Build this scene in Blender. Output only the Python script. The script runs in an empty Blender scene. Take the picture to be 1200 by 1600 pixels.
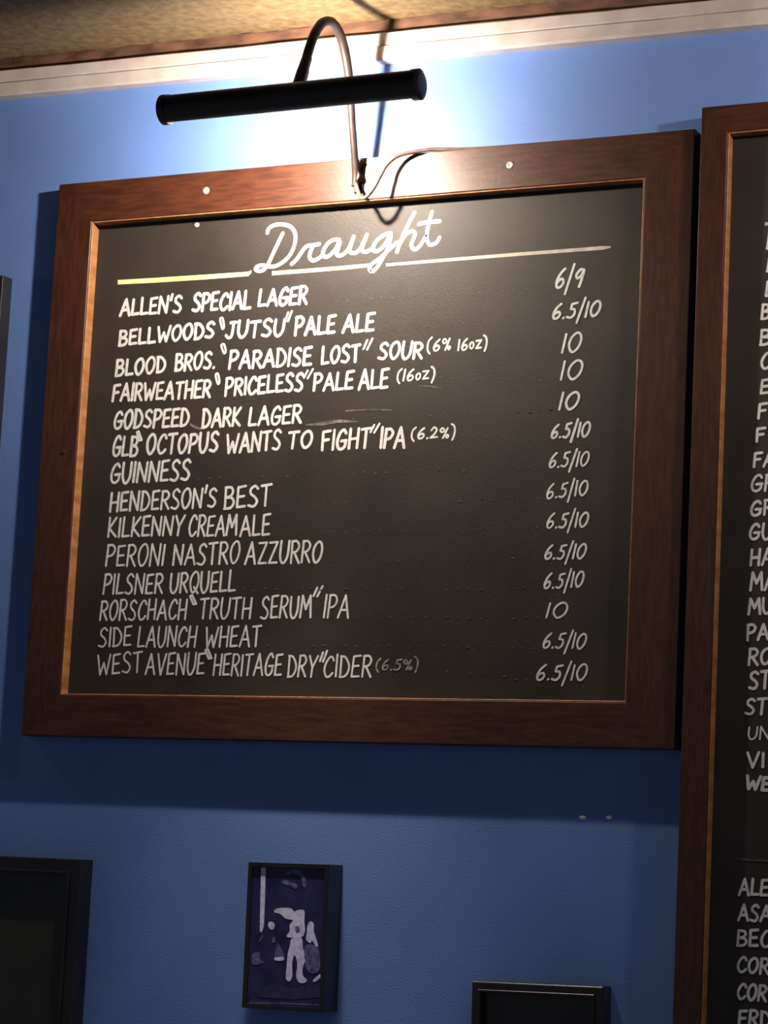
import bpy, bmesh, math, random
from mathutils import Vector, Matrix

# ------------------------------------------------------------------ camera
scene = bpy.context.scene
COL = scene.collection
F_PX = 4021.867
# rows of world -> camera (x right, y down, z forward), recovered from the board's rectangle
RW = Matrix(((0.90148753, 0.43001928, 0.04902703),
             (-0.01926231, 0.15302828, -0.98803406),
             (-0.43237622, 0.88975601, 0.14623625)))
CAM = Vector((1.99208276, -3.10536841, 1.4067713))
cd = bpy.data.cameras.new('camera')
cam = bpy.data.objects.new('camera', cd)
COL.objects.link(cam)
cd.sensor_fit = 'VERTICAL'
cd.sensor_height = 36.0
cd.lens = F_PX * 36.0 / 1600.0
cd.clip_start = 0.05
flip = Matrix(((1, 0, 0), (0, -1, 0), (0, 0, -1)))
rot = (RW.transposed() @ flip).to_4x4()
cam.matrix_world = Matrix.Translation(CAM) @ rot
scene.camera = cam

# ------------------------------------------------------------------ world, exposure
scene.view_settings.view_transform = 'Standard'
scene.view_settings.look = 'None'
scene.view_settings.gamma = 1.0
scene.view_settings.use_curve_mapping = False
scene.view_settings.exposure = 0.0
world = bpy.data.worlds.new('world')
scene.world = world
world.use_nodes = True
bg = world.node_tree.nodes['Background']
bg.inputs[0].default_value = (0.74, 0.80, 1.0, 1)
bg.inputs[1].default_value = 0.095

BULB = 5100.0         # radiance of the tubular bulb in each picture light
BEAM = 0.95            # power of the added area light that lifts the lower wall
WARM = (1.0, 0.85, 0.69)

# ------------------------------------------------------------------ helpers
def P(px, py, Y):
    """point where the sight line of photo pixel (px, py) meets the plane y = Y"""
    d = RW.transposed() @ Vector(((px - 600) / F_PX, (py - 800) / F_PX, 1))
    return CAM + d * ((Y - CAM.y) / d.y)

def mesh_obj(name, verts, faces, mat, parent=None, smooth=False):
    me = bpy.data.meshes.new(name)
    me.from_pydata([tuple(v) for v in verts], [], faces)
    me.update()
    if smooth:
        for p in me.polygons:
            p.use_smooth = True
    if mat:
        me.materials.append(mat)
    o = bpy.data.objects.new(name, me)
    COL.objects.link(o)
    if parent:
        o.parent = parent
        o.matrix_parent_inverse = world_of(parent).inverted()
    return o

def world_of(o):
    m = o.matrix_basis
    if o.parent:
        m = world_of(o.parent) @ o.matrix_parent_inverse @ m
    return m

def bm_obj(name, bm, mat, parent=None, smooth=False):
    bmesh.ops.recalc_face_normals(bm, faces=bm.faces)
    me = bpy.data.meshes.new(name)
    bm.to_mesh(me)
    bm.free()
    if smooth:
        for p in me.polygons:
            p.use_smooth = True
    me.materials.append(mat)
    o = bpy.data.objects.new(name, me)
    COL.objects.link(o)
    if parent:
        o.parent = parent
        o.matrix_parent_inverse = world_of(parent).inverted()
    return o

def empty(name, loc, label, cat, group=None):
    o = bpy.data.objects.new(name, None)
    COL.objects.link(o)
    o.location = loc
    o.empty_display_size = 0.05
    o['label'] = label
    o['category'] = cat
    if group:
        o['group'] = group
    return o

def tag(o, label, cat, group=None):
    o['label'] = label
    o['category'] = cat
    if group:
        o['group'] = group
    return o

def structure(o, label=None):
    o['kind'] = 'structure'
    if label:
        o['label'] = label
    return o

def bevel(o, w, seg=2):
    m = o.modifiers.new('bevel', 'BEVEL')
    m.width = w
    m.segments = seg
    m.limit_method = 'ANGLE'
    m.angle_limit = math.radians(30)
    return o

def prism(name, poly, y0, y1, mat, parent=None):
    """polygon given as (x, z) extruded from y0 (front) to y1 (back)"""
    n = len(poly)
    v = [(x, y0, z) for x, z in poly] + [(x, y1, z) for x, z in poly]
    bm = bmesh.new()
    vs = [bm.verts.new(p) for p in v]
    bm.faces.new(vs[:n])
    bm.faces.new(vs[n:][::-1])
    for i in range(n):
        j = (i + 1) % n
        bm.faces.new((vs[i], vs[j], vs[n + j], vs[n + i]))
    return bm_obj(name, bm, mat, parent)

def bevel_long(o, horizontal, yf, w):
    me = o.data
    at = me.attributes.new('bevel_weight_edge', 'FLOAT', 'EDGE')
    for e in me.edges:
        a, b = (me.vertices[i].co for i in e.vertices)
        d = b - a
        if abs(a.y - yf) < 1e-5 and abs(b.y - yf) < 1e-5:
            if (abs(d.x) > 12 * abs(d.z)) if horizontal else (abs(d.z) > 12 * abs(d.x)):
                at.data[e.index].value = 1.0
    m = o.modifiers.new('bevel', 'BEVEL')
    m.width = w
    m.segments = 3
    m.limit_method = 'WEIGHT'

def box(name, x0, x1, y0, y1, z0, z1, mat, parent=None):
    return prism(name, [(x0, z0), (x1, z0), (x1, z1), (x0, z1)], y0, y1, mat, parent)

def smooth_path(pts, n=6, closed=False):
    out = []
    m = len(pts)
    rng = range(m) if closed else range(m - 1)
    for i in rng:
        if closed:
            p0, p1, p2, p3 = pts[i - 1], pts[i], pts[(i + 1) % m], pts[(i + 2) % m]
        else:
            p0, p1, p2, p3 = pts[max(i - 1, 0)], pts[i], pts[i + 1], pts[min(i + 2, m - 1)]
        for k in range(n):
            t = k / n
            out.append(tuple(0.5 * (2 * b + (c - a) * t + (2 * a - 5 * b + 4 * c - d) * t * t
                                    + (3 * b - a - 3 * c + d) * t ** 3)
                             for a, b, c, d in zip(p0, p1, p2, p3)))
    out.append(tuple(pts[0] if closed else pts[-1]))
    return out

def tube(name, pts, radii, mat, parent=None, seg=12):
    pts = [Vector(p) for p in pts]
    if not isinstance(radii, (list, tuple)):
        radii = [radii] * len(pts)
    bm = bmesh.new()
    rings = []
    up = Vector((1, 0.03, 0.02)).normalized()
    for i, p in enumerate(pts):
        t = (pts[min(i + 1, len(pts) - 1)] - pts[max(i - 1, 0)]).normalized()
        a = up - t * up.dot(t)
        if a.length < 1e-3:
            a = Vector((0, 1, 0)) - t * t.y
        a.normalize()
        up = a
        b = t.cross(a)
        rings.append([bm.verts.new(p + (a * math.cos(2 * math.pi * k / seg)
                                        + b * math.sin(2 * math.pi * k / seg)) * radii[i])
                      for k in range(seg)])
    for r, s in zip(rings, rings[1:]):
        for k in range(seg):
            bm.faces.new((r[k], r[(k + 1) % seg], s[(k + 1) % seg], s[k]))
    bm.faces.new(rings[0][::-1])
    bm.faces.new(rings[-1])
    return bm_obj(name, bm, mat, parent, True)

# ------------------------------------------------------------------ materials
def material(name, color, rough=0.6, color2=None, scale=8.0, stretch=(1, 1, 1), bump=0.0,
             bump_scale=200.0, spec=0.5, metallic=0.0, coat=0.0, lo=0.35, hi=0.65, detail=5.0):
    m = bpy.data.materials.new(name)
    m.use_nodes = True
    nt = m.node_tree
    N, L = nt.nodes, nt.links
    b = N['Principled BSDF']
    b.inputs['Roughness'].default_value = rough
    b.inputs['Specular IOR Level'].default_value = spec
    b.inputs['Metallic'].default_value = metallic
    b.inputs['Coat Weight'].default_value = coat
    b.inputs['Coat Roughness'].default_value = 0.2
    b.inputs['Base Color'].default_value = (*color, 1)
    tc = N.new('ShaderNodeTexCoord')
    mp = N.new('ShaderNodeMapping')
    mp.inputs['Scale'].default_value = stretch
    L.new(tc.outputs['Object'], mp.inputs['Vector'])
    if color2:
        nz = N.new('ShaderNodeTexNoise')
        nz.inputs['Scale'].default_value = scale
        nz.inputs['Detail'].default_value = detail
        L.new(mp.outputs[0], nz.inputs['Vector'])
        cr = N.new('ShaderNodeValToRGB')
        cr.color_ramp.elements[0].position = lo
        cr.color_ramp.elements[0].color = (*color, 1)
        cr.color_ramp.elements[1].position = hi
        cr.color_ramp.elements[1].color = (*color2, 1)
        L.new(nz.outputs['Fac'], cr.inputs[0])
        L.new(cr.outputs[0], b.inputs['Base Color'])
    if bump:
        nb = N.new('ShaderNodeTexNoise')
        nb.inputs['Scale'].default_value = bump_scale
        nb.inputs['Detail'].default_value = 3
        L.new(tc.outputs['Object'], nb.inputs['Vector'])
        bp = N.new('ShaderNodeBump')
        bp.inputs['Strength'].default_value = bump
        bp.inputs['Distance'].default_value = 0.002
        L.new(nb.outputs['Fac'], bp.inputs['Height'])
        L.new(bp.outputs[0], b.inputs['Normal'])
    return m

M_WALL = material('blue wall paint', (0.116, 0.212, 0.51), 0.5, (0.132, 0.238, 0.57), 5, spec=0.35, bump=0.25, bump_scale=420)
M_CEIL = material('tan ceiling plaster', (0.125, 0.080, 0.033), 0.9, (0.20, 0.138, 0.066), 70, bump=0.6, bump_scale=260)
M_TRIM = material('white trim paint', (0.44, 0.385, 0.375), 0.5, (0.54, 0.48, 0.47), 30, bump=0.15, bump_scale=90)
M_GAP = material('bare brown strip', (0.055, 0.024, 0.014), 0.8, (0.16, 0.075, 0.045), 22, (1, 1, 3), bump=0.4, bump_scale=120)
M_WOOD = material('red brown stained wood', (0.034, 0.0098, 0.0046), 0.42, (0.070, 0.021, 0.0095), 16, (2, 1, 14), spec=0.5, bump=0.12, bump_scale=160)
M_WOODV = material('red brown stained wood upright', (0.034, 0.0098, 0.0046), 0.42, (0.066, 0.0200, 0.0095), 16, (14, 1, 2), spec=0.5, bump=0.12, bump_scale=160)
M_SLATE = material('chalkboard black', (0.023, 0.0190, 0.0168), 0.56, (0.033, 0.0277, 0.0245), 9, spec=0.32, bump=0.18, bump_scale=500, detail=8)
M_CHALK = material('white chalk paint', (0.47, 0.47, 0.475), 0.8, (0.70, 0.70, 0.71), 130, lo=0.25, hi=0.55)
M_FADED = material('worn chalk paint', (0.10, 0.09, 0.085), 0.85, (0.36, 0.33, 0.31), 150, lo=0.3, hi=0.65)
M_GHOST = material('chalk residue', (0.032, 0.029, 0.026), 0.9, (0.085, 0.077, 0.07), 120)
M_SMEAR = material('rubbed chalk', (0.035, 0.032, 0.029), 0.9, (0.22, 0.20, 0.185), 60, lo=0.35, hi=0.7)
M_YELLOW = material('yellow chalk line', (0.80, 0.60, 0.20), 0.8, (0.85, 0.72, 0.40), 40)
M_GREYLINE = material('pale grey chalk line', (0.42, 0.38, 0.33), 0.8, (0.62, 0.57, 0.51), 60)
M_BLACK = material('black lamp enamel', (0.012, 0.011, 0.012), 0.45, (0.02, 0.018, 0.018), 40)
M_BRONZE = material('dark bronze tube', (0.016, 0.011, 0.010), 0.5, (0.030, 0.018, 0.014), 60, spec=0.25)
M_CORD = material('brown cord', (0.10, 0.065, 0.05), 0.6, (0.15, 0.10, 0.08), 80)
M_REFL = material('white reflector', (0.85, 0.83, 0.80), 0.5, (0.9, 0.88, 0.85), 20)
M_EDGE = material('bare orange wood edge', (0.26, 0.105, 0.036), 0.5, (0.40, 0.19, 0.08), 30, (3, 1, 3))
M_SCREW = material('screw steel', (0.55, 0.50, 0.44), 0.35, (0.7, 0.65, 0.6), 90, metallic=0.5)
M_BFRAME = material('black picture frame', (0.009, 0.009, 0.012), 0.28, (0.015, 0.014, 0.018), 20)
M_DPRINT = material('dark picture', (0.012, 0.013, 0.009), 0.3, (0.03, 0.028, 0.018), 12)
M_PHOTO = material('blue black photo print', (0.010, 0.010, 0.055), 0.35, (0.026, 0.024, 0.10), 45)
M_PRINTW = material('pale photo print', (0.46, 0.47, 0.74), 0.4, (0.70, 0.70, 0.95), 160)
M_PRINTG = material('mid blue photo print', (0.045, 0.045, 0.17), 0.4, (0.15, 0.14, 0.36), 160)
M_PLUG = material('white filler', (0.75, 0.75, 0.8), 0.7, (0.85, 0.85, 0.88), 80)
def bulb_material(power):
    m = bpy.data.materials.new('glowing bulb')
    m.use_nodes = True
    b = m.node_tree.nodes['Principled BSDF']
    b.inputs['Base Color'].default_value = (1, 0.9, 0.75, 1)
    b.inputs['Emission Color'].default_value = (*WARM, 1)
    b.inputs['Emission Strength'].default_value = BULB * power
    return m

# ------------------------------------------------------------------ room shell
wall = structure(box('wall_back', -1.6, 2.6, 0.0, 0.12, 0.0, 2.75, M_WALL), 'blue painted wall behind the boards')

TILT = -0.0105          # the old moulding and ceiling drop a little towards the right
def tz(z, x):
    return z + TILT * (x + 0.18)

def run_x(name, prof, mat, x0=-1.6, x1=2.6, n=60, parent=None, wob=0.0, seed=1):
    """extrude a (y, z) profile along x following the tilt"""
    rnd = random.Random(seed)
    bm = bmesh.new()
    rings = []
    for i in range(n + 1):
        x = x0 + (x1 - x0) * i / n
        rings.append([bm.verts.new((x, y + rnd.uniform(-wob, wob), tz(z, x) + rnd.uniform(-wob, wob))) for y, z in prof])
    k = len(prof)
    for r, s in zip(rings, rings[1:]):
        for j in range(k):
            bm.faces.new((r[j], r[(j + 1) % k], s[(j + 1) % k], s[j]))
    bm.faces.new(rings[0])
    bm.faces.new(rings[-1][::-1])
    return bm_obj(name, bm, mat, parent)

t1 = structure(run_x('trim_1', [(0.0, 2.557), (-0.018, 2.557), (-0.021, 2.560), (-0.021, 2.5765), (-0.018, 2.5785), (0.0, 2.5785)],
                     M_TRIM, wob=0.0004), 'lower band of the white ceiling moulding')
t2 = structure(run_x('trim_2', [(0.0, 2.5785), (-0.016, 2.5785), (-0.0195, 2.581), (-0.0195, 2.596), (-0.017, 2.598), (0.0, 2.598)],
                     M_TRIM, wob=0.0005, seed=4), 'upper band of the white ceiling moulding')
t3 = structure(run_x('trim_3', [(0.0, 2.598), (-0.007, 2.598), (-0.007, 2.621), (0.0, 2.621)],
                     M_GAP, wob=0.0008, n=120, seed=9), 'bare brown strip under the plaster edge')
# ceiling plaster sheet with a ragged broken edge along the wall
rnd = random.Random(22)
bm = bmesh.new()
edge_lo, edge_hi, far_lo, far_hi = [], [], [], []
NC = 420
drift = 0.0
for i in range(NC + 1):
    x = -1.6 + 4.2 * i / NC
    drift = 0.9 * drift + rnd.uniform(-0.0016, 0.0016)
    e = -0.013 + drift + rnd.uniform(-0.0012, 0.0012)
    zz = tz(2.6185, x) + rnd.uniform(-0.0008, 0.0008) + 0.5 * drift
    edge_lo.append(bm.verts.new((x, e, zz)))
    edge_hi.append(bm.verts.new((x, -0.004, tz(2.632, x))))
    far_lo.append(bm.verts.new((x, -0.03 + 0.5 * drift, tz(2.6175, x))))
far2 = [bm.verts.new((v.co.x, -2.2, tz(2.6175, v.co.x))) for v in far_lo]
top2 = [bm.verts.new((v.co.x, -2.2, tz(2.64, v.co.x))) for v in far_lo]
for A, B in ((edge_lo, edge_hi), (edge_lo, far_lo), (far_lo, far2), (far2, top2), (top2, edge_hi)):
    for i in range(NC):
        bm.faces.new((A[i], A[i + 1], B[i + 1], B[i]))
structure(bm_obj('ceiling', bm, M_CEIL), 'tan plaster ceiling with a ragged edge')

# ------------------------------------------------------------------ stroke lettering
G = {}
def glyph(ch, w, *strokes):
    G[ch] = (w, strokes)
def S(*p): return ('s', p)
def L_(*p): return ('l', p)
def O_(*p): return ('c', p)
glyph('A', .74, L_((0, 0), (.5, 1), (1, 0)), L_((.2, .34), (.85, .36)))
glyph('B', .60, L_((.06, 0), (.08, 1)), S((.04, .98), (.65, .97), (.86, .76), (.6, .57), (.1, .52)), S((.1, .52), (.75, .48), (1, .26), (.7, .03), (.02, 0)))
glyph('C', .62, S((1, .80), (.82, .97), (.5, .96), (.14, .65), (.06, .32), (.32, .03), (.68, .03), (1, .2)))
glyph('D', .64, L_((.08, 0), (.08, 1)), S((0, .99), (.5, .95), (.95, .6), (.9, .26), (.55, .04), (.02, 0)))
glyph('E', .54, L_((.95, 1), (.08, .96), (.05, .02), (.98, .04)), L_((.08, .5), (.82, .53)))
glyph('F', .54, L_((.05, 0), (.08, .96), (1, 1)), L_((.08, .5), (.82, .54)))
glyph('G', .66, S((.92, .82), (.68, .99), (.3, .85), (.05, .45), (.15, .1), (.5, 0), (.88, .15), (.92, .42)), L_((.48, .42), (1, .44)))
glyph('H', .64, L_((.04, 0), (.08, 1)), L_((.92, 0), (.97, 1)), L_((.06, .47), (.95, .5)))
glyph('I', .10, L_((.45, 0), (.55, 1)))
glyph('J', .60, S((.72, 1), (.70, .4), (.58, .08), (.28, .02), (0, .18)), L_((.4, .98), (1, 1)))
glyph('K', .62, L_((.05, 0), (.08, 1)), L_((.92, 1), (.1, .44), (1, 0)))
glyph('L', .52, L_((.08, 1), (.05, .02), (1, .05)))
glyph('M', .84, L_((0, 0), (.14, 1), (.5, .38), (.88, 1), (1, 0)))
glyph('N', .68, L_((.02, 0), (.06, 1), (.9, .02), (.97, 1)))
glyph('O', .66, O_((.5, 1), (.12, .78), (.02, .42), (.22, .07), (.5, .0), (.84, .22), (.98, .6), (.82, .93)))
glyph('P', .58, L_((.04, 0), (.08, 1)), S((.02, .97), (.65, .99), (.98, .78), (.7, .52), (.1, .44)))
glyph('Q', .68, O_((.5, 1), (.12, .78), (.02, .42), (.22, .07), (.5, .0), (.84, .22), (.98, .6), (.82, .93)), L_((.5, .26), (1.02, -.06)))
glyph('R', .60, L_((.04, 0), (.08, 1)), S((.02, .97), (.6, .99), (.92, .78), (.65, .54), (.1, .47)), L_((.35, .5), (1, 0)))
glyph('S', .60, S((.95, .86), (.62, 1), (.2, .86), (.22, .63), (.68, .45), (.92, .22), (.58, .0), (.02, .07)))
glyph('T', .62, L_((0, .96), (1, 1)), L_((.5, .98), (.46, 0)))
glyph('U', .64, S((.05, 1), (.04, .35), (.28, .01), (.62, .02), (.92, .34), (.97, 1)))
glyph('V', .66, L_((0, 1), (.48, 0), (1, 1)))
glyph('W', .92, L_((0, 1), (.22, 0), (.5, .6), (.74, 0), (1, 1)))
glyph('Y', .66, L_((0, 1), (.45, .45), (1, 1)), L_((.45, .45), (.4, 0)))
glyph('Z', .60, L_((.02, .98), (.95, 1), (.05, .02), (1, .03)))
glyph('0', .66, O_((.5, 1), (.14, .76), (.02, .38), (.24, .04), (.52, .0), (.86, .26), (.98, .66), (.82, .94)))
glyph('1', .14, L_((.3, 0), (.7, 1)))
glyph('2', .60, S((.1, .72), (.45, 1), (.85, .78), (.55, .35), (.05, .02)), L_((.05, .02), (1, .08)))
glyph('5', .60, L_((1, 1), (.38, .93), (.3, .6)), S((.3, .6), (.75, .55), (.85, .25), (.5, .0), (.02, .06)))
glyph('6', .58, S((.85, 1), (.4, .75), (.08, .35), (.2, .04), (.6, .02), (.9, .25), (.72, .46), (.3, .38), (.1, .22)))
glyph('9', .58, S((.9, .95), (.5, .98), (.12, .7), (.3, .5), (.7, .62), (.95, .95), (.85, .4), (.72, 0)))
glyph('/', .30, L_((0, -.38), (1, 1.28)))
glyph('.', .08, L_((.3, .0), (.7, .03)))
glyph("'", .10, L_((.2, .78), (.9, 1.16)))
glyph('(', .34, S((1, 1.12), (.3, .85), (.05, .4), (.25, .0), (.75, -.25)))
glyph(')', .34, S((0, 1.25), (.6, 1.1), (.95, .65), (.8, .15), (.45, -.25)))
glyph('%', .72, O_((.25, 1), (.02, .8), (.2, .58), (.5, .75)), L_((.85, 1), (.4, -.02)), O_((.9, .3), (.7, .18), (.85, .0), (1.02, .15)))
glyph('o', .40, O_((.5, .66), (.1, .5), (.1, .22), (.5, .08), (.9, .28), (.88, .55)))
glyph('z', .50, L_((.0, .78), (.95, .82), (.1, .1), (1, .14)))
glyph('[', .70, O_((.15, 1), (.0, .8), (.35, .1), (.6, .02), (.75, .3), (.5, .95)))       # opening quote, a looped tick
glyph(']', .90, L_((.0, .05), (.42, .85)), L_((.42, .0), (1, 1)))                         # closing quote, two slanted ticks
glyph('~', .60, L_((.0, .9), (.35, 1), (.95, .1), (.5, .05), (.0, .9)))                    # blunt opening quote

LEVEL = [0]
def ribbon(verts, faces, pts, w, y):
    """flat rounded stroke through (x, z) points on the plane y"""
    pts = [Vector(p) for p in pts]
    q = [pts[0]]
    for p in pts[1:]:
        if (p - q[-1]).length > 1e-6:
            q.append(p)
    h = w / 2
    y0 = y
    def lift():
        LEVEL[0] = (LEVEL[0] + 1) % 60
        return y0 - LEVEL[0] * 5e-6
    def disc(c):
        b = len(verts)
        y = lift()
        for k in range(8):
            verts.append((c.x + h * math.cos(k * math.pi / 4 + .39), y, c.y + h * math.sin(k * math.pi / 4 + .39)))
        faces.append(tuple(range(b, b + 8)))
    for i, p in enumerate(q):
        sharp = False
        if 0 < i < len(q) - 1:
            a, b = (p - q[i - 1]).normalized(), (q[i + 1] - p).normalized()
            sharp = a.dot(b) < 0.97
        if i in (0, len(q) - 1) or sharp:
            disc(p)
    for a, b in zip(q, q[1:]):
        d = (b - a).normalized() * h
        n = Vector((-d.y, d.x))
        k = len(verts)
        y = lift()
        for c in (a - n, b - n, b + n, a + n):
            verts.append((c.x, y, c.y))
        faces.append((k, k + 1, k + 2, k + 3))

def xz(px, py, Y):
    p = P(px, py, Y)
    return Vector((p.x, p.z))

def letter_word(verts, faces, text, x0, y0, x1, y1, hpx, wpx, Y, rnd, slant=0.05):
    a, b = xz(x0, y0, Y), xz(x1, y1, Y)
    hh = abs(xz(x0, y0 - hpx, Y).y - a.y)
    w = wpx * 0.00092
    ux = (b - a).normalized()
    uz = Vector((-ux.y, ux.x))
    total = (b - a).length - w
    gap = 0.20
    units = sum(G[c][0] for c in text) + gap * (len(text) - 1)
    sx = total / units if units else total
    cx = w / 2
    hh2 = hh - w
    for c in text:
        gw, strokes = G[c]
        gw *= sx
        jz, js, jr = rnd.uniform(-.02, .02) * hh, rnd.uniform(.95, 1.04), rnd.uniform(-.025, .025)
        for kind, pts in strokes:
            if kind == 's':
                pp = smooth_path(pts, 5)
            elif kind == 'c':
                pp = smooth_path(pts, 4, True)
            else:
                pp = pts
            out = []
            for px, py in pp:
                lx = px * gw + (py - .4) * (slant + jr) * hh2 + cx
                lz = py * hh2 * js + jz + w / 2
                out.append(a + ux * lx + uz * lz)
            ribbon(verts, faces, out, w * rnd.uniform(.92, 1.06), Y)
        cx += gw + gap * sx

def quote(verts, faces, ch, x0, y0, x1, y1, Y, wpx, rnd):
    """a quote mark inside the pixel box x0..x1, y0 (top)..y1"""
    w = wpx * 0.00092
    for kind, pts in G[ch][1]:
        pp = smooth_path(pts, 3, True) if kind == 'c' else pts
        ribbon(verts, faces, [xz(x0 + u * (x1 - x0), y1 + v * (y0 - y1), Y) for u, v in pp], w, Y)

# ------------------------------------------------------------------ framed boards
def framed_board(root, x0, x1, z0, z1, rails, yf, yp, woods, bev=0.0012, lining=0.0022):
    """x0..z1: outer size; rails = left, right, bottom, top widths; yf front, yp panel face"""
    l, r, b, t = rails
    ix0, ix1, iz0, iz1 = x0 + l, x1 - r, z0 + b, z1 - t
    R = {}
    R['top'] = prism('frame_rail', [(x0, z1), (ix0, iz1), (ix1, iz1), (x1, z1)], yf, -0.0005, woods[0], root)
    R['bottom'] = prism('frame_rail', [(x0, z0), (x1, z0), (ix1, iz0), (ix0, iz0)], yf, -0.0005, woods[0], root)
    R['left'] = prism('frame_rail', [(x0, z0), (ix0, iz0), (ix0, iz1), (x0, z1)], yf, -0.0005, woods[1], root)
    R['right'] = prism('frame_rail', [(x1, z0), (x1, z1), (ix1, iz1), (ix1, iz0)], yf, -0.0005, woods[1], root)
    for k, o in R.items():
        bevel_long(o, k in ('top', 'bottom'), yf, bev)
    if lining:
        e = lining
        for k, poly in (('t', [(ix0, iz1), (ix0 + e, iz1 - e), (ix1 - e, iz1 - e), (ix1, iz1)]), ('b', [(ix0, iz0), (ix1, iz0), (ix1 - e, iz0 + e), (ix0 + e, iz0 + e)]),
                        ('l', [(ix0, iz0), (ix0 + e, iz0 + e), (ix0 + e, iz1 - e), (ix0, iz1)]), ('r', [(ix1, iz0), (ix1, iz1), (ix1 - e, iz1 - e), (ix1 - e, iz0 + e)])):
            o = prism('inner_edge', poly, yf + .0012, yp + .001, M_EDGE, root)
            o['label'] = 'bare orange-brown inner edge of the frame'
            bevel_long(o, k in 'tb', yf + .0012, e * .5)
    R['panel'] = box('slate_panel', ix0 - 0.004, ix1 + 0.004, yp, -0.001, iz0 - 0.004, iz1 + 0.004, woods[2], root)
    return R

def screw(px, py, yf, r, parent, mat=None):
    c = P(px, py, yf)
    bm = bmesh.new()
    prof = [(r, 0), (r * .95, -.0008), (r * .6, -.0016), (r * .45, -.0010), (r * .2, -.0010)]
    rings = [[bm.verts.new((c.x + q * math.cos(k * math.pi / 6), yf + d, c.z + q * math.sin(k * math.pi / 6)))
              for k in range(12)] for q, d in prof]
    for a, b in zip(rings, rings[1:]):
        for k in range(12):
            bm.faces.new((a[k], a[(k + 1) % 12], b[(k + 1) % 12], b[k]))
    bm.faces.new(rings[-1])
    return bm_obj('screw', bm, mat or M_SCREW, parent, True)

YF, YP = -0.025, -0.007
draught = empty('chalkboard', (0.425, 0, 1.603), 'wide chalkboard in a red-brown wooden frame, headed Draught, under the picture light', 'chalkboard', 'framed boards on the wall')
D = framed_board(draught, -0.060, 0.917, 1.603, 2.410, (0.060, 0.067, 0.058, 0.060), YF, YP, (M_WOOD, M_WOODV, M_SLATE))
D['panel']['label'] = 'black slate with handwritten white chalk'
screw(322, 298, YF, 0.0055, D['top'])
screw(797, 258, YF, 0.0055, D['top'])
screw(98, 706, YF, 0.0035, D['left'], M_BRONZE)

YT = YP - 0.0004
rnd = random.Random(5)
ROWS = [
 # words: text, left x, base y, right x, base y, cap height ; quotes: box
 ([("ALLEN'S", 186, 496, 285, 489, 29), ('SPECIAL', 299, 489, 393, 484, 31), ('LAGER', 402, 481, 481, 477, 31)], [], '6/9', (867, 452, 912, 449, 32)),
 ([('BELLWOODS', 184, 542, 336, 529, 28), ('JUTSU', 351, 531, 445, 526, 30), ('PALE', 459, 527, 525, 522, 32), ('ALE', 534, 522, 586, 519, 32)],
  [('[', 344, 497, 352, 514), (']', 446, 486, 456, 502)], '6.5/10', (862, 500, 939, 495, 26)),
 ([('BLOOD', 179, 590, 260, 583, 29), ('BROS.', 272, 582, 337, 577, 30), ('PARADISE', 356, 579, 488, 572, 32), ('LOST', 501, 572, 564, 566, 31), ('SOUR', 589, 563, 661, 563, 30)],
  [('[', 346, 538, 355, 552), (']', 568, 529, 582, 546)], '10', (877, 553, 909, 551, 32)),
 ([('FAIRWEATHER', 174, 629, 330, 623, 30), ('PRICELESS', 350, 621, 475, 612, 31), ('PALE', 488, 613, 553, 610, 31), ('ALE', 559, 611, 608, 608, 34)],
  [('[', 337, 584, 345, 600), (']', 475, 577, 489, 591)], '10', (875, 596, 911, 593, 32)),
 ([('GODSPEED', 176, 672, 296, 668, 32), ('DARK', 314, 670, 377, 667, 33), ('LAGER', 387, 667, 472, 663, 32)], [], '10', (872, 642, 905, 641, 30)),
 ([('GLB', 174, 715, 216, 714, 35), ('OCTOPUS', 227, 712, 342, 707, 34), ('WANTS', 352, 710, 440, 704, 34), ('TO', 448, 703, 489, 701, 31), ('FIGHT', 501, 706, 580, 701, 35), ('IPA', 592, 702, 634, 701, 35)],
  [('~', 214, 674, 222, 689), (']', 579, 662, 593, 676)], '6.5/10', (860, 687, 923, 683, 25)),
 ([('GUINNESS', 171, 757, 298, 752, 35)], [], '6.5/10', (857, 732, 921, 729, 25)),
 ([("HENDERSON'S", 170, 801, 339, 794, 33), ('BEST', 349, 797, 425, 791, 37)], [], '6.5/10', (853, 781, 920, 774, 25)),
 ([('KILKENNY', 167, 841, 288, 838, 34), ('CREAM', 293, 840, 371, 838, 36), ('ALE', 374, 840, 423, 837, 36)], [], '6.5/10', (853, 827, 920, 824, 25)),
 ([('PERONI', 164, 886, 257, 885, 36), ('NASTRO', 269, 885, 375, 882, 36), ('AZZURRO', 382, 883, 504, 880, 37)], [], '6.5/10', (850, 875, 916, 874, 25)),
 ([('PILSNER', 160, 930, 255, 929, 34), ('URQUELL', 264, 929, 369, 925, 35)], [], '6.5/10', (849, 921, 913, 918, 26)),
 ([('RORSCHACH', 155, 971, 292, 969, 34), ('TRUTH', 310, 968, 393, 968, 35), ('SERUM', 406, 968, 487, 967, 37), ('IPA', 504, 967, 546, 968, 38)],
  [('~', 297, 930, 307, 945), (']', 490, 916, 504, 932)], '10', (852, 967, 887, 967, 26)),
 ([('SIDE', 153, 1012, 206, 1010, 33), ('LAUNCH', 214, 1012, 307, 1012, 34), ('WHEAT', 319, 1013, 408, 1012, 35)], [], '6.5/10', (847, 1014, 916, 1015, 26)),
 ([('WEST', 151, 1056, 223, 1051, 34), ('AVENUE', 226, 1056, 320, 1055, 36), ('HERITAGE', 332, 1057, 441, 1057, 36), ('DRY', 448, 1059, 496, 1059, 36), ('CIDER', 504, 1059, 581, 1060, 37)],
  [('~', 321, 1014, 331, 1030), (']', 500, 1017, 511, 1034)], '6.5/10', (837, 1064, 918, 1064, 27)),
]
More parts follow.
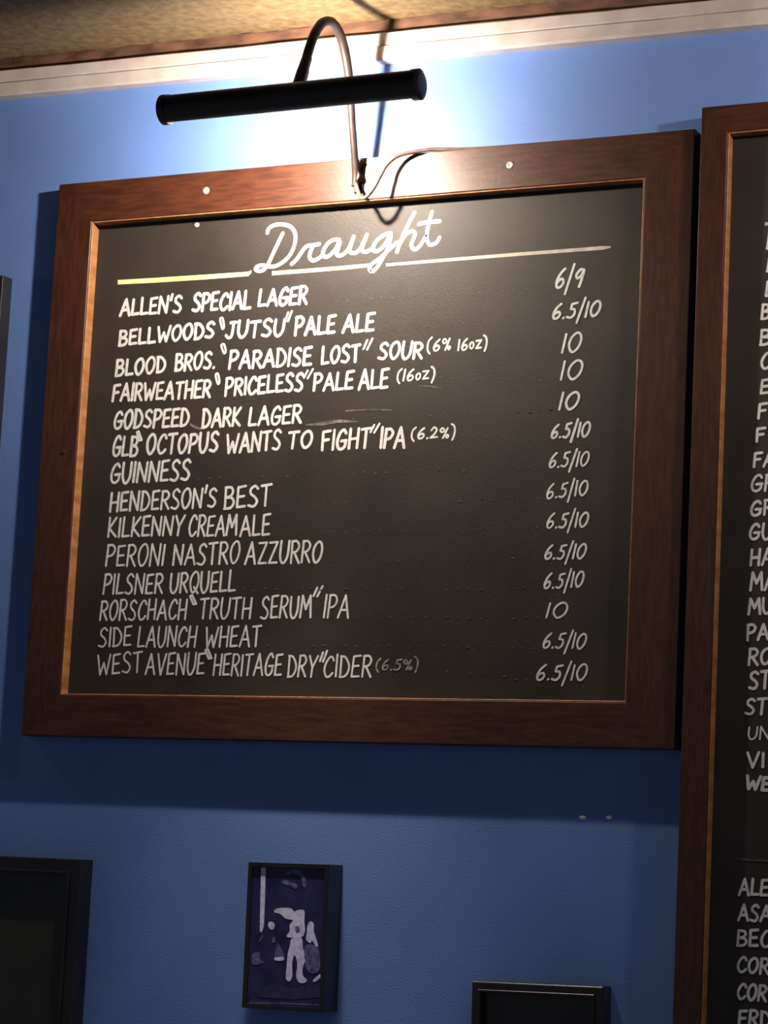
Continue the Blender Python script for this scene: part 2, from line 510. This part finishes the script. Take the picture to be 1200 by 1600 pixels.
NOTES = {2: [('(6%', 666, 550, 705, 548, 21), ('16oz)', 714, 549, 762, 546, 20)], 3: [('(16oz)', 619, 597, 680, 595, 20)],
         5: [('(6.2%)', 641, 687, 712, 685, 19)], 13: [('(6.5%)', 586, 1048, 654, 1048, 19)]}
SW = [4.9, 4.9, 4.8, 4.7, 4.7, 4.6, 4.4, 4.1, 3.8, 3.6, 3.6, 3.4, 3.3, 3.3]
for i, (words, quotes, price, pb) in enumerate(ROWS):
    v, f = [], []
    for wd in words:
        letter_word(v, f, *wd, SW[i], YT, rnd)
    for q in quotes:
        quote(v, f, *q, YT, 3.5, rnd)
    if i in NOTES and i != 13:
        for wd in NOTES[i]:
            letter_word(v, f, *wd, 3.1, YT, rnd)
    mesh_obj('chalk_menu_line', v, f, M_CHALK if i < 11 else M_CHALK, D['panel'])
    if i == 13:
        v, f = [], []
        letter_word(v, f, *NOTES[13][0], 2.8, YT, rnd)
        mesh_obj('chalk_note', v, f, M_FADED, D['panel'])
    v, f = [], []
    letter_word(v, f, price, *pb, 3.7 if i < 6 else 3.2, YT, rnd, 0.16)
    mesh_obj('chalk_price', v, f, M_CHALK, D['panel'])
    # faint dotted leader between the name and its price
    v, f = [], []
    last = (NOTES[i][-1] if i in NOTES else words[-1])
    xa, ya, xb, yb = last[3] + 10, last[4] - 4, pb[0] - 14, pb[1] - 2
    n = int((xb - xa) / 17)
    for k in range(n + 1):
        if rnd.random() < 0.2:
            continue
        t = k / max(n, 1)
        x, y = xa + (xb - xa) * t + rnd.uniform(-2, 2), ya + (yb - ya) * t + rnd.uniform(-2, 2)
        ribbon(v, f, [xz(x, y, YT), xz(x + rnd.uniform(.8, 3.5), y, YT)], 0.0022 * rnd.uniform(.7, 1.2), YT)
    o = mesh_obj('dotted_leader', v, f, M_GHOST, D['panel'])
    o['kind'] = 'stuff'

# heading in joined script
def c1(*p): return [(390 + x * .14167, 330 + y * .14167) for x, y in p]
def c2(*p): return [(540 + x * .14167, 310 + y * .14167) for x, y in p]
HEAD = [
 c1((365, 245), (300, 380), (235, 520), (195, 600), (150, 650), (95, 658), (66, 638), (85, 610), (140, 597), (220, 612), (290, 605), (370, 560), (440, 490),
    (490, 390), (508, 290), (490, 215), (440, 165), (360, 145), (270, 155), (215, 190), (197, 240)),
 c1((465, 582), (520, 532), (590, 430), (632, 385), (700, 375), (770, 362)),
 c1((700, 378), (665, 470), (667, 522), (705, 545), (755, 525), (800, 490)),
 c1((990, 320), (950, 312), (890, 335), (830, 400), (808, 465), (828, 503), (872, 495), (940, 430), (995, 335), (972, 430), (962, 478), (1000, 490), (1060, 455), (1100, 400), (1150, 280)),
 c1((1150, 280), (1110, 400), (1108, 448), (1140, 462)) + c2((120, 595), (170, 540), (235, 400), (192, 520), (184, 575), (225, 590), (300, 555)),
 c2((500, 388), (450, 392), (370, 440), (312, 515), (308, 572), (355, 580), (430, 515), (500, 398), (470, 540), (415, 650), (345, 765), (292, 805), (264, 775), (290, 725), (380, 660), (480, 565), (565, 485)),
 c2((760, 155), (700, 270), (620, 440), (567, 590)),
 c2((600, 500), (660, 405), (720, 362), (765, 382), (757, 430), (727, 500), (740, 550), (780, 560), (830, 510), (885, 420)),
 c2((955, 148), (920, 270), (897, 400), (908, 485), (940, 512), (1000, 490), (1035, 432)),
 c2((808, 283), (900, 262), (1038, 252)),
]
v, f = [], []
for st in HEAD:
    ribbon(v, f, [xz(x, y, YT) for x, y in smooth_path(st, 5)], 0.0057, YT)
mesh_obj('chalk_heading', v, f, M_CHALK, D['panel'])['label'] = 'heading in joined white script'

def line_strip(name, pts, mat, parent, Y=None):
    """tapered flat line; pts = (px, py, thickness px)"""
    Y = YT if Y is None else Y
    v, f = [], []
    for (x, y, t) in pts:
        v.append(P(x, y - t / 2, Y))
        v.append(P(x, y + t / 2, Y))
    for k in range(len(pts) - 1):
        f.append((2 * k, 2 * k + 1, 2 * k + 3, 2 * k + 2))
    return mesh_obj(name, v, f, mat, parent)
line_strip('chalk_underline', [(184, 441, 7), (240, 438, 7.5), (310, 433.5, 7.5), (388, 428, 7), (393, 424, 4)], M_YELLOW, D['panel'])
line_strip('chalk_underline', [(425, 427, 6.5), (480, 423, 6), (535, 418.5, 6), (577, 414.5, 5.5)], M_YELLOW, D['panel'])
line_strip('chalk_underline', [(603, 414, 4.5), (700, 406, 5), (800, 398, 5.5), (900, 390.5, 5.5), (940, 387.5, 6), (954, 386, 3)], M_GREYLINE, D['panel'])
v, f = [], []
ribbon(v, f, [xz(307.5, 351, YT), xz(308.5, 351.5, YT)], 0.0065, YT)
mesh_obj('chalk_dot', v, f, M_CHALK, D['panel'])
# rubbed streaks of old chalk after the fifth entry
for pts in ([(478, 664, 2), (505, 662, 6), (528, 658, 5), (560, 659, 2)], [(540, 642, 2), (580, 640, 3), (612, 641, 2)],
            [(655, 603, 2), (675, 604, 3), (692, 607, 2)], [(297, 663, 4), (306, 668, 5), (316, 671, 3)]):
    line_strip('chalk_smear', pts, M_SMEAR, D['panel'])

# ------------------------------------------------------------------ tall board beside it
YF2, YP2 = -0.042, -0.026
bx = P(1089, 400, YF2).x
bz = P(1105, 167, YF2).z
tall = empty('chalkboard', (bx + 0.42, 0, 0.95), 'tall chalkboard in a slim brown frame, close beside the Draught board', 'chalkboard', 'framed boards on the wall')
T = framed_board(tall, bx, bx + 0.84, 0.95, bz, (0.036, 0.036, 0.036, 0.036), YF2, YP2, (M_WOOD, M_WOODV, M_SLATE))
YT2 = YP2 - 0.0004
TALL = [('B', 1197, 391, 1215, 390, 34), ('B', 1197, 426, 1214, 425, 24), ('E', 1195, 465, 1210, 464, 28), ('B', 1188, 501, 1204, 500, 27), ('B', 1186, 541, 1205, 540, 28),
        ('C', 1187, 579, 1206, 578, 28), ('E', 1187, 617, 1203, 616, 26), ('F', 1183, 656, 1200, 655, 28), ('F', 1180, 692, 1197, 691, 24),
        ('FA', 1176, 732, 1212, 730, 26), ('GR', 1172, 770, 1213, 768, 30), ('GR', 1171, 808, 1211, 806, 28), ('GU', 1169, 845, 1208, 844, 29), ('HA', 1171, 886, 1210, 884, 30),
        ('MA', 1171, 925, 1214, 923, 32), ('MU', 1168, 962, 1208, 960, 28), ('PA', 1166, 1003, 1203, 1001, 29), ('RO', 1168, 1041, 1207, 1040, 29),
        ('ST', 1169, 1079, 1205, 1078, 31), ('ST', 1163, 1118, 1200, 1118, 29), ('UN', 1168, 1157, 1204, 1156, 22), ('VI', 1166, 1202, 1196, 1201, 27), ('WE', 1163, 1235, 1205, 1238, 26),
        ('ALE', 1153, 1400, 1202, 1402, 29), ('ASA', 1152, 1440, 1206, 1442, 29), ('BEC', 1150, 1480, 1206, 1482, 29),
        ('COR', 1150, 1521, 1203, 1524, 28), ('COR', 1150, 1563, 1199, 1567, 29), ('ERD', 1152, 1605, 1205, 1608, 29)]
for k, wd in enumerate(TALL):
    v, f = [], []
    letter_word(v, f, *wd, {20: 2.6, 22: 4.6}.get(k, 3.9), YT2, rnd, 0.07)
    mesh_obj('chalk_menu_line', v, f, M_CHALK, T['panel'])
line_strip('chalk_underline', [(1195, 350, 5), (1230, 348, 6)], M_GREYLINE, T['panel'], YT2)
line_strip('chalk_underline', [(1150, 1342, 4), (1210, 1346, 4)], M_GHOST, T['panel'], YT2)

# board at the other side, only its edge reaches into view
lx = P(4, 440, YF).x
lz = P(5, 430, YF).z
side = empty('chalkboard', (lx - 0.55, 0, 1.62), 'dark-framed board whose edge shows past the shadow of the Draught board', 'chalkboard', 'framed boards on the wall')
Ls = framed_board(side, lx - 1.10, lx, 1.62, lz, (0.04, 0.04, 0.04, 0.04), YF, YP, (M_BFRAME, M_BFRAME, M_SLATE), lining=0)

# ------------------------------------------------------------------ picture lights
def picture_light(dx, dz, label, yoff=0.0, scale_light=1.0, beam=None, spread=40, aim=2):
    def Q(px, py, Y):
        return P(px, py, Y) + Vector((dx, yoff, dz))
    def V(x, y, z):
        return Vector((x + dx, y + yoff, z + dz))
    base = V(0.432, YF, 2.373)
    root = empty('picture_light', base, label, 'lamp', 'picture lights over the boards')
    cy, cz, r = -0.240, 2.431, 0.0192
    xa, xb = 0.2445, 0.6175
    # half-open tubular shade, the opening turned to the wall and the floor
    def arc(name, rad0, rad1, a0, a1, x0, x1, mat, n=28):
        bm = bmesh.new()
        rings = []
        for x in (x0, x1):
            ring = []
            for rad in (rad0, rad1):
                ring.append([bm.verts.new(V(x, cy + rad * math.cos(a0 + (a1 - a0) * k / n), cz + rad * math.sin(a0 + (a1 - a0) * k / n))) for k in range(n + 1)])
            rings.append(ring)
        for k in range(n):
            bm.faces.new((rings[0][0][k], rings[0][0][k + 1], rings[1][0][k + 1], rings[1][0][k]))
            bm.faces.new((rings[0][1][k], rings[0][1][k + 1], rings[1][1][k + 1], rings[1][1][k]))
            for e in (0, 1):
                bm.faces.new((rings[e][0][k], rings[e][0][k + 1], rings[e][1][k + 1], rings[e][1][k]))
        for k in (0, n):
            bm.faces.new((rings[0][0][k], rings[0][1][k], rings[1][1][k], rings[1][0][k]))
        return bm_obj(name, bm, mat, root, True)
    A0, A1 = math.radians(56), math.radians(262)
    sh = arc('lamp_shade', r, r - 0.0009, A0, A1, xa, xb, M_BLACK)
    sh.data.set_sharp_from_angle(angle=math.radians(40))
    arc('reflector', r - 0.0011, r - 0.0016, A0 + .02, A1 - .02, xa + .003, xb - .003, M_REFL).data.set_sharp_from_angle(angle=math.radians(40))
    for x, s in ((xa, -1), (xb, 1)):
        bm = bmesh.new()
        rr = []
        for q, d in ((r + .0012, -.006), (r + .0012, .0035), (r * .75, .0065), (r * .3, .0075)):
            rr.append([bm.verts.new(V(x + s * d, cy + q * math.cos(k * math.pi / 14), cz + q * math.sin(k * math.pi / 14))) for k in range(28)])
        for a, b in zip(rr, rr[1:]):
            for k in range(28):
                bm.faces.new((a[k], a[(k + 1) % 28], b[(k + 1) % 28], b[k]))
        bm.faces.new(rr[-1])
        bm.faces.new(rr[0][::-1])
        bm_obj('end_cap', bm, M_BLACK, root)
    # tubular bulb with its socket
    bxm = 0.400
    tube('bulb', [V(bxm - .014, cy + .001, cz), V(bxm - .010, cy + .001, cz), V(bxm + .010, cy + .001, cz), V(bxm + .014, cy + .001, cz)], [.003, .0085, .0085, .004], bulb_material(scale_light), root)
    tube('socket', [V(bxm + .013, cy + .001, cz), V(bxm + .045, cy + .001, cz), V(bxm + .05, cy + .001, cz)], [.009, .009, .005], M_BLACK, root)
    # extra area light inside the shade, added to brighten wall and board below
    ld = bpy.data.lights.new('added_beam', 'AREA')
    ld.shape = 'RECTANGLE'
    ld.size = 0.10
    ld.size_y = 0.026
    ld.energy = BEAM * (scale_light if beam is None else beam)
    ld.color = WARM
    ld.spread = math.radians(spread)
    lo = bpy.data.objects.new('added_beam', ld)
    COL.objects.link(lo)
    lo.location = V(bxm, cy + 0.006, cz - .0135)
    lo.rotation_euler = (math.radians(aim), 0, 0)
    lo.parent = root
    lo.matrix_parent_inverse = world_of(root).inverted()
    # gooseneck arm, all at nearly one x
    ax = base.x
    ctrl = [(-0.037, 2.366), (-0.039, 2.385), (-0.050, 2.42), (-0.062, 2.455), (-0.073, 2.49), (-0.088, 2.525), (-0.110, 2.553), (-0.140, 2.5655),
            (-0.170, 2.556), (-0.193, 2.532), (-0.207, 2.508), (-0.2155, 2.49)]
    path = smooth_path([(0.4320 + 0.0008 * i, y, z) for i, (y, z) in enumerate(ctrl)], 6)
    tube('arm', [V(*p) for p in path], [0.0050 + 0.0016 * min(1, max(0, (i - 18) / 14)) for i in range(len(path))], M_BRONZE, root)
    e = path[-1]
    tube('collar', [V(*e) + Vector((0, .003, .007)), V(*e) + Vector((0, .002, .003)), V(e[0], -.222, 2.474), V(e[0], -.2225, 2.4715), V(e[0], -.231, 2.452), V(e[0], -.234, 2.4455)],
         [.0055, .0072, .0078, .0085, .0088, .010], M_BLACK, root)
    # clip that holds the arm against the frame
    v = [V(.4255, YF + .0002, 2.360), V(.4395, YF + .0002, 2.360), V(.4395, YF + .0002, 2.402), V(.4255, YF + .0002, 2.402)]
    bp = prism('mounting_plate', [(p.x, p.z) for p in v], YF + yoff - .0035, YF + yoff + .0004, M_BRONZE, root)
    bevel(bp, .001)
    w = [(.4325, 2.378), (.4370, 2.374), (.4400, 2.380), (.4355, 2.392), (.4405, 2.403), (.4335, 2.402)]
    prism('wing_clip', [(x + dx, z + dz) for x, z in w], -.041 + yoff, YF + yoff - .002, M_BRONZE, root)
    # supply cord looping up and over the frame's top edge
    cp = [(555, 284, -.036), (559, 298, -.047), (564, 309, -.054), (573, 307, -.056), (585, 292, -.054), (594, 275, -.050), (603, 259, -.046), (617, 246, -.042),
          (634, 239.5, -.037), (655, 236, -.031), (676, 233.5, -.025)]
    cpts = [tuple(Q(*p)) for p in cp]
    top = max(p[2] for p in cpts)
    xe = cpts[-1][0]
    zt = 2.410 + dz + .0031
    cpts += [(xe + .018, -.020 + yoff, max(zt, cpts[-1][2])), (xe + .05, -.012 + yoff, zt), (xe + .12, -.008 + yoff, zt), (xe + .2, -.006 + yoff, zt)]
    tube('power_cord', smooth_path(cpts, 6), .0029, M_CORD, root, 8)
    return root

picture_light(0, 0, 'black tubular picture light on a curved arm above the Draught heading')
picture_light(bx + 0.42 - 0.432, bz - 2.410, 'black tubular picture light over the tall slim-framed chalkboard', YF2 - YF, 0.26, 1.3, 120, 18)
picture_light(lx - 0.60 - 0.432, lz - 2.410, 'black tubular picture light over the dark-framed board next along', 0.0, 0.1)

# ------------------------------------------------------------------ small frames below
def rot_poly(pts, c, a):
    return [(c[0] + (x - c[0]) * math.cos(a) - (z - c[1]) * math.sin(a), c[1] + (x - c[0]) * math.sin(a) + (z - c[1]) * math.cos(a)) for x, z in pts]

def small_frame(name, label, cat, x0, x1, z0, z1, rail, yf, yp, ang, mats, group=None, bev=0.0015, lip=0.0):
    root = empty(name, ((x0 + x1) / 2, 0, z0), label, cat, group)
    c = ((x0 + x1) / 2, z1)
    i = (x0 + rail, x1 - rail, z0 + rail, z1 - rail)
    R = lambda pts: rot_poly(pts, c, ang)
    for h, poly in zip((1, 1, 0, 0), ([(x0, z1), (i[0], i[3]), (i[1], i[3]), (x1, z1)], [(x0, z0), (x1, z0), (i[1], i[2]), (i[0], i[2])],
                 [(x0, z0), (i[0], i[2]), (i[0], i[3]), (x0, z1)], [(x1, z0), (x1, z1), (i[1], i[3]), (i[1], i[2])])):
        bevel_long(prism('frame_rail', R(poly), yf, -.0005, mats[0], root), h, yf, bev)
    if lip:
        j = [i[0] - lip, i[1] + lip, i[2] - lip, i[3] + lip]
        k = [i[0], i[1], i[2], i[3]]
        for h, poly in zip((1, 1, 0, 0), ([(j[0], j[3]), (k[0], k[3]), (k[1], k[3]), (j[1], j[3])], [(j[0], j[2]), (j[1], j[2]), (k[1], k[2]), (k[0], k[2])],
                     [(j[0], j[2]), (k[0], k[2]), (k[0], k[3]), (j[0], j[3])], [(j[1], j[2]), (j[1], j[3]), (k[1], k[3]), (k[1], k[2])])):
            bevel_long(prism('inner_lip', R(poly), yf - .004, yf + .002, mats[0], root), h, yf - .004, lip * .45)
    pr = prism('picture_print', R([(i[0] - .002, i[2] - .002), (i[1] + .002, i[2] - .002), (i[1] + .002, i[3] + .002), (i[0] - .002, i[3] + .002)]), yp, -.001, mats[1], root)
    return root, pr

YPF = -0.042
a = P(388, 1346, YPF); b = P(514, 1349, YPF); c = P(383, 1574, YPF)
ph, prn = small_frame('framed_photograph', 'small black-framed photograph of pale figures on a dark blue ground', 'photograph', a.x, b.x, c.z, a.z, 0.006, YPF, YPF + .003,
                      0.012, (M_BFRAME, M_PHOTO), 'small frames low on the wall', 0.0008)
def zp(*p):
    return [(370 + x / 5.926, 1330 + y / 5.926) for x, y in p]
YPP = YPF + .003 - .0004
def print_shape(pts, mat, lvl=0, smooth=True):
    pp = smooth_path(zp(*pts), 3, True)[:-1] if smooth else zp(*pts)
    o = mesh_obj('printed_shape', [P(x, y, YPP - .0001 * lvl) for x, y in pp], [tuple(range(len(pp)))], mat, prn)
    return o
print_shape([(225, 150), (268, 150), (262, 420), (250, 700), (228, 755), (212, 740), (218, 430)], M_PRINTW, 0, False)
print_shape([(200, 840), (240, 770), (245, 790), (215, 835)], M_PRINTG)
print_shape([(455, 195), (520, 165), (600, 195), (645, 270), (635, 335), (610, 320), (600, 250), (540, 205), (465, 220)], M_PRINTG)
print_shape([(412, 285), (450, 262), (500, 285), (560, 310), (545, 350), (490, 320), (430, 305)], M_PRINTG)
print_shape([(345, 565), (375, 530), (490, 525), (535, 560), (560, 545), (625, 550), (625, 650), (632, 740), (600, 795), (520, 800), (460, 790), (490, 740), (490, 680), (520, 640), (450, 625), (400, 580)], M_PRINTW)
print_shape([(512, 805), (600, 805), (612, 900), (640, 980), (610, 1080), (612, 1150), (648, 1190), (630, 1218), (575, 1215), (548, 1150), (560, 1060), (545, 975), (525, 975), (512, 1060), (515, 1150), (490, 1205), (455, 1180), (460, 1080), (470, 960), (490, 880)], M_PRINTW)
print_shape([(540, 700), (575, 700), (580, 745), (550, 755)], M_PRINTG, 1)
print_shape([(655, 690), (680, 650), (712, 670), (712, 730), (735, 810), (752, 870), (735, 885), (700, 830), (680, 850), (642, 820), (648, 750)], M_PRINTW)
print_shape([(640, 870), (740, 880), (765, 960), (765, 1100), (700, 1135), (650, 1100), (625, 980)], M_PRINTG)
print_shape([(705, 1195), (765, 1140), (782, 1160), (725, 1208)], M_PRINTW)
print_shape([(290, 670), (320, 650), (352, 680), (335, 725), (300, 715)], M_PRINTW)
print_shape([(345, 1000), (375, 850), (410, 900), (440, 960), (430, 1012), (370, 1015)], M_PRINTG)
print_shape([(350, 985), (430, 980), (430, 1010), (360, 1012)], M_PRINTW, 1)
print_shape([(140, 960), (205, 935), (215, 1000), (250, 1030), (150, 1050)], M_PRINTG)
print_shape([(320, 830), (345, 785), (360, 830), (340, 850)], M_PRINTG)
print_shape([(120, 1395), (420, 1402), (810, 1420), (810, 1432), (420, 1415), (120, 1408)], M_PRINTG, 0, False)
print_shape([(160, 1290), (330, 1240), (560, 1270), (760, 1260), (800, 1350), (500, 1370), (200, 1350)], material('dim photo ground', (0.018, 0.017, 0.07), 0.4, (0.035, 0.032, 0.12), 120), 0, False)

YL = -0.030
a = P(128, 1343, YL); b = P(0, 1337, YL)
small_frame('framed_picture', 'large dark picture in a black frame, lower on the wall than the small photograph', 'picture', a.x - 0.46, a.x, 0.98, a.z, 0.021, YL, YL + .010,
            0.0, (M_BFRAME, M_DPRINT), 'small frames low on the wall', 0.0028, 0.004)
a = P(737, 1533, YL); b = P(942, 1541, YL)
small_frame('framed_picture', 'small black frame with a lit pale top edge, between photograph and tall chalkboard', 'picture', a.x, b.x, 1.05, (a.z + b.z) / 2, 0.014, YL, YL + .008,
            0.018, (M_BFRAME, M_DPRINT), 'small frames low on the wall', 0.0028, 0.004)

# two filled plug holes in the paint
for px, py, s, lab in ((910, 1277, 1.0, 'tiny white plug hole in the blue wall, the wider of two below the Draught board'), (951, 1277, 0.85, 'tiny white plug hole in the blue wall, the one nearer the tall chalkboard')):
    cpt = P(px, py, 0)
    rr = random.Random(px)
    bm = bmesh.new()
    n = 12
    ring = [bm.verts.new((cpt.x + s * .0052 * rr.uniform(.8, 1.1) * math.cos(k * math.tau / n), 0.0, cpt.z + s * .0034 * rr.uniform(.75, 1.1) * math.sin(k * math.tau / n))) for k in range(n)]
    mid = [bm.verts.new((v_.co.x * .4 + cpt.x * .6, -.0016, v_.co.z * .4 + cpt.z * .6)) for v_ in ring]
    for k in range(n):
        bm.faces.new((ring[k], ring[(k + 1) % n], mid[(k + 1) % n], mid[k]))
    bm.faces.new(mid)
    tag(bm_obj('wall_plug', bm, M_PLUG, None, True), lab, 'wall plug', 'filled plug holes')
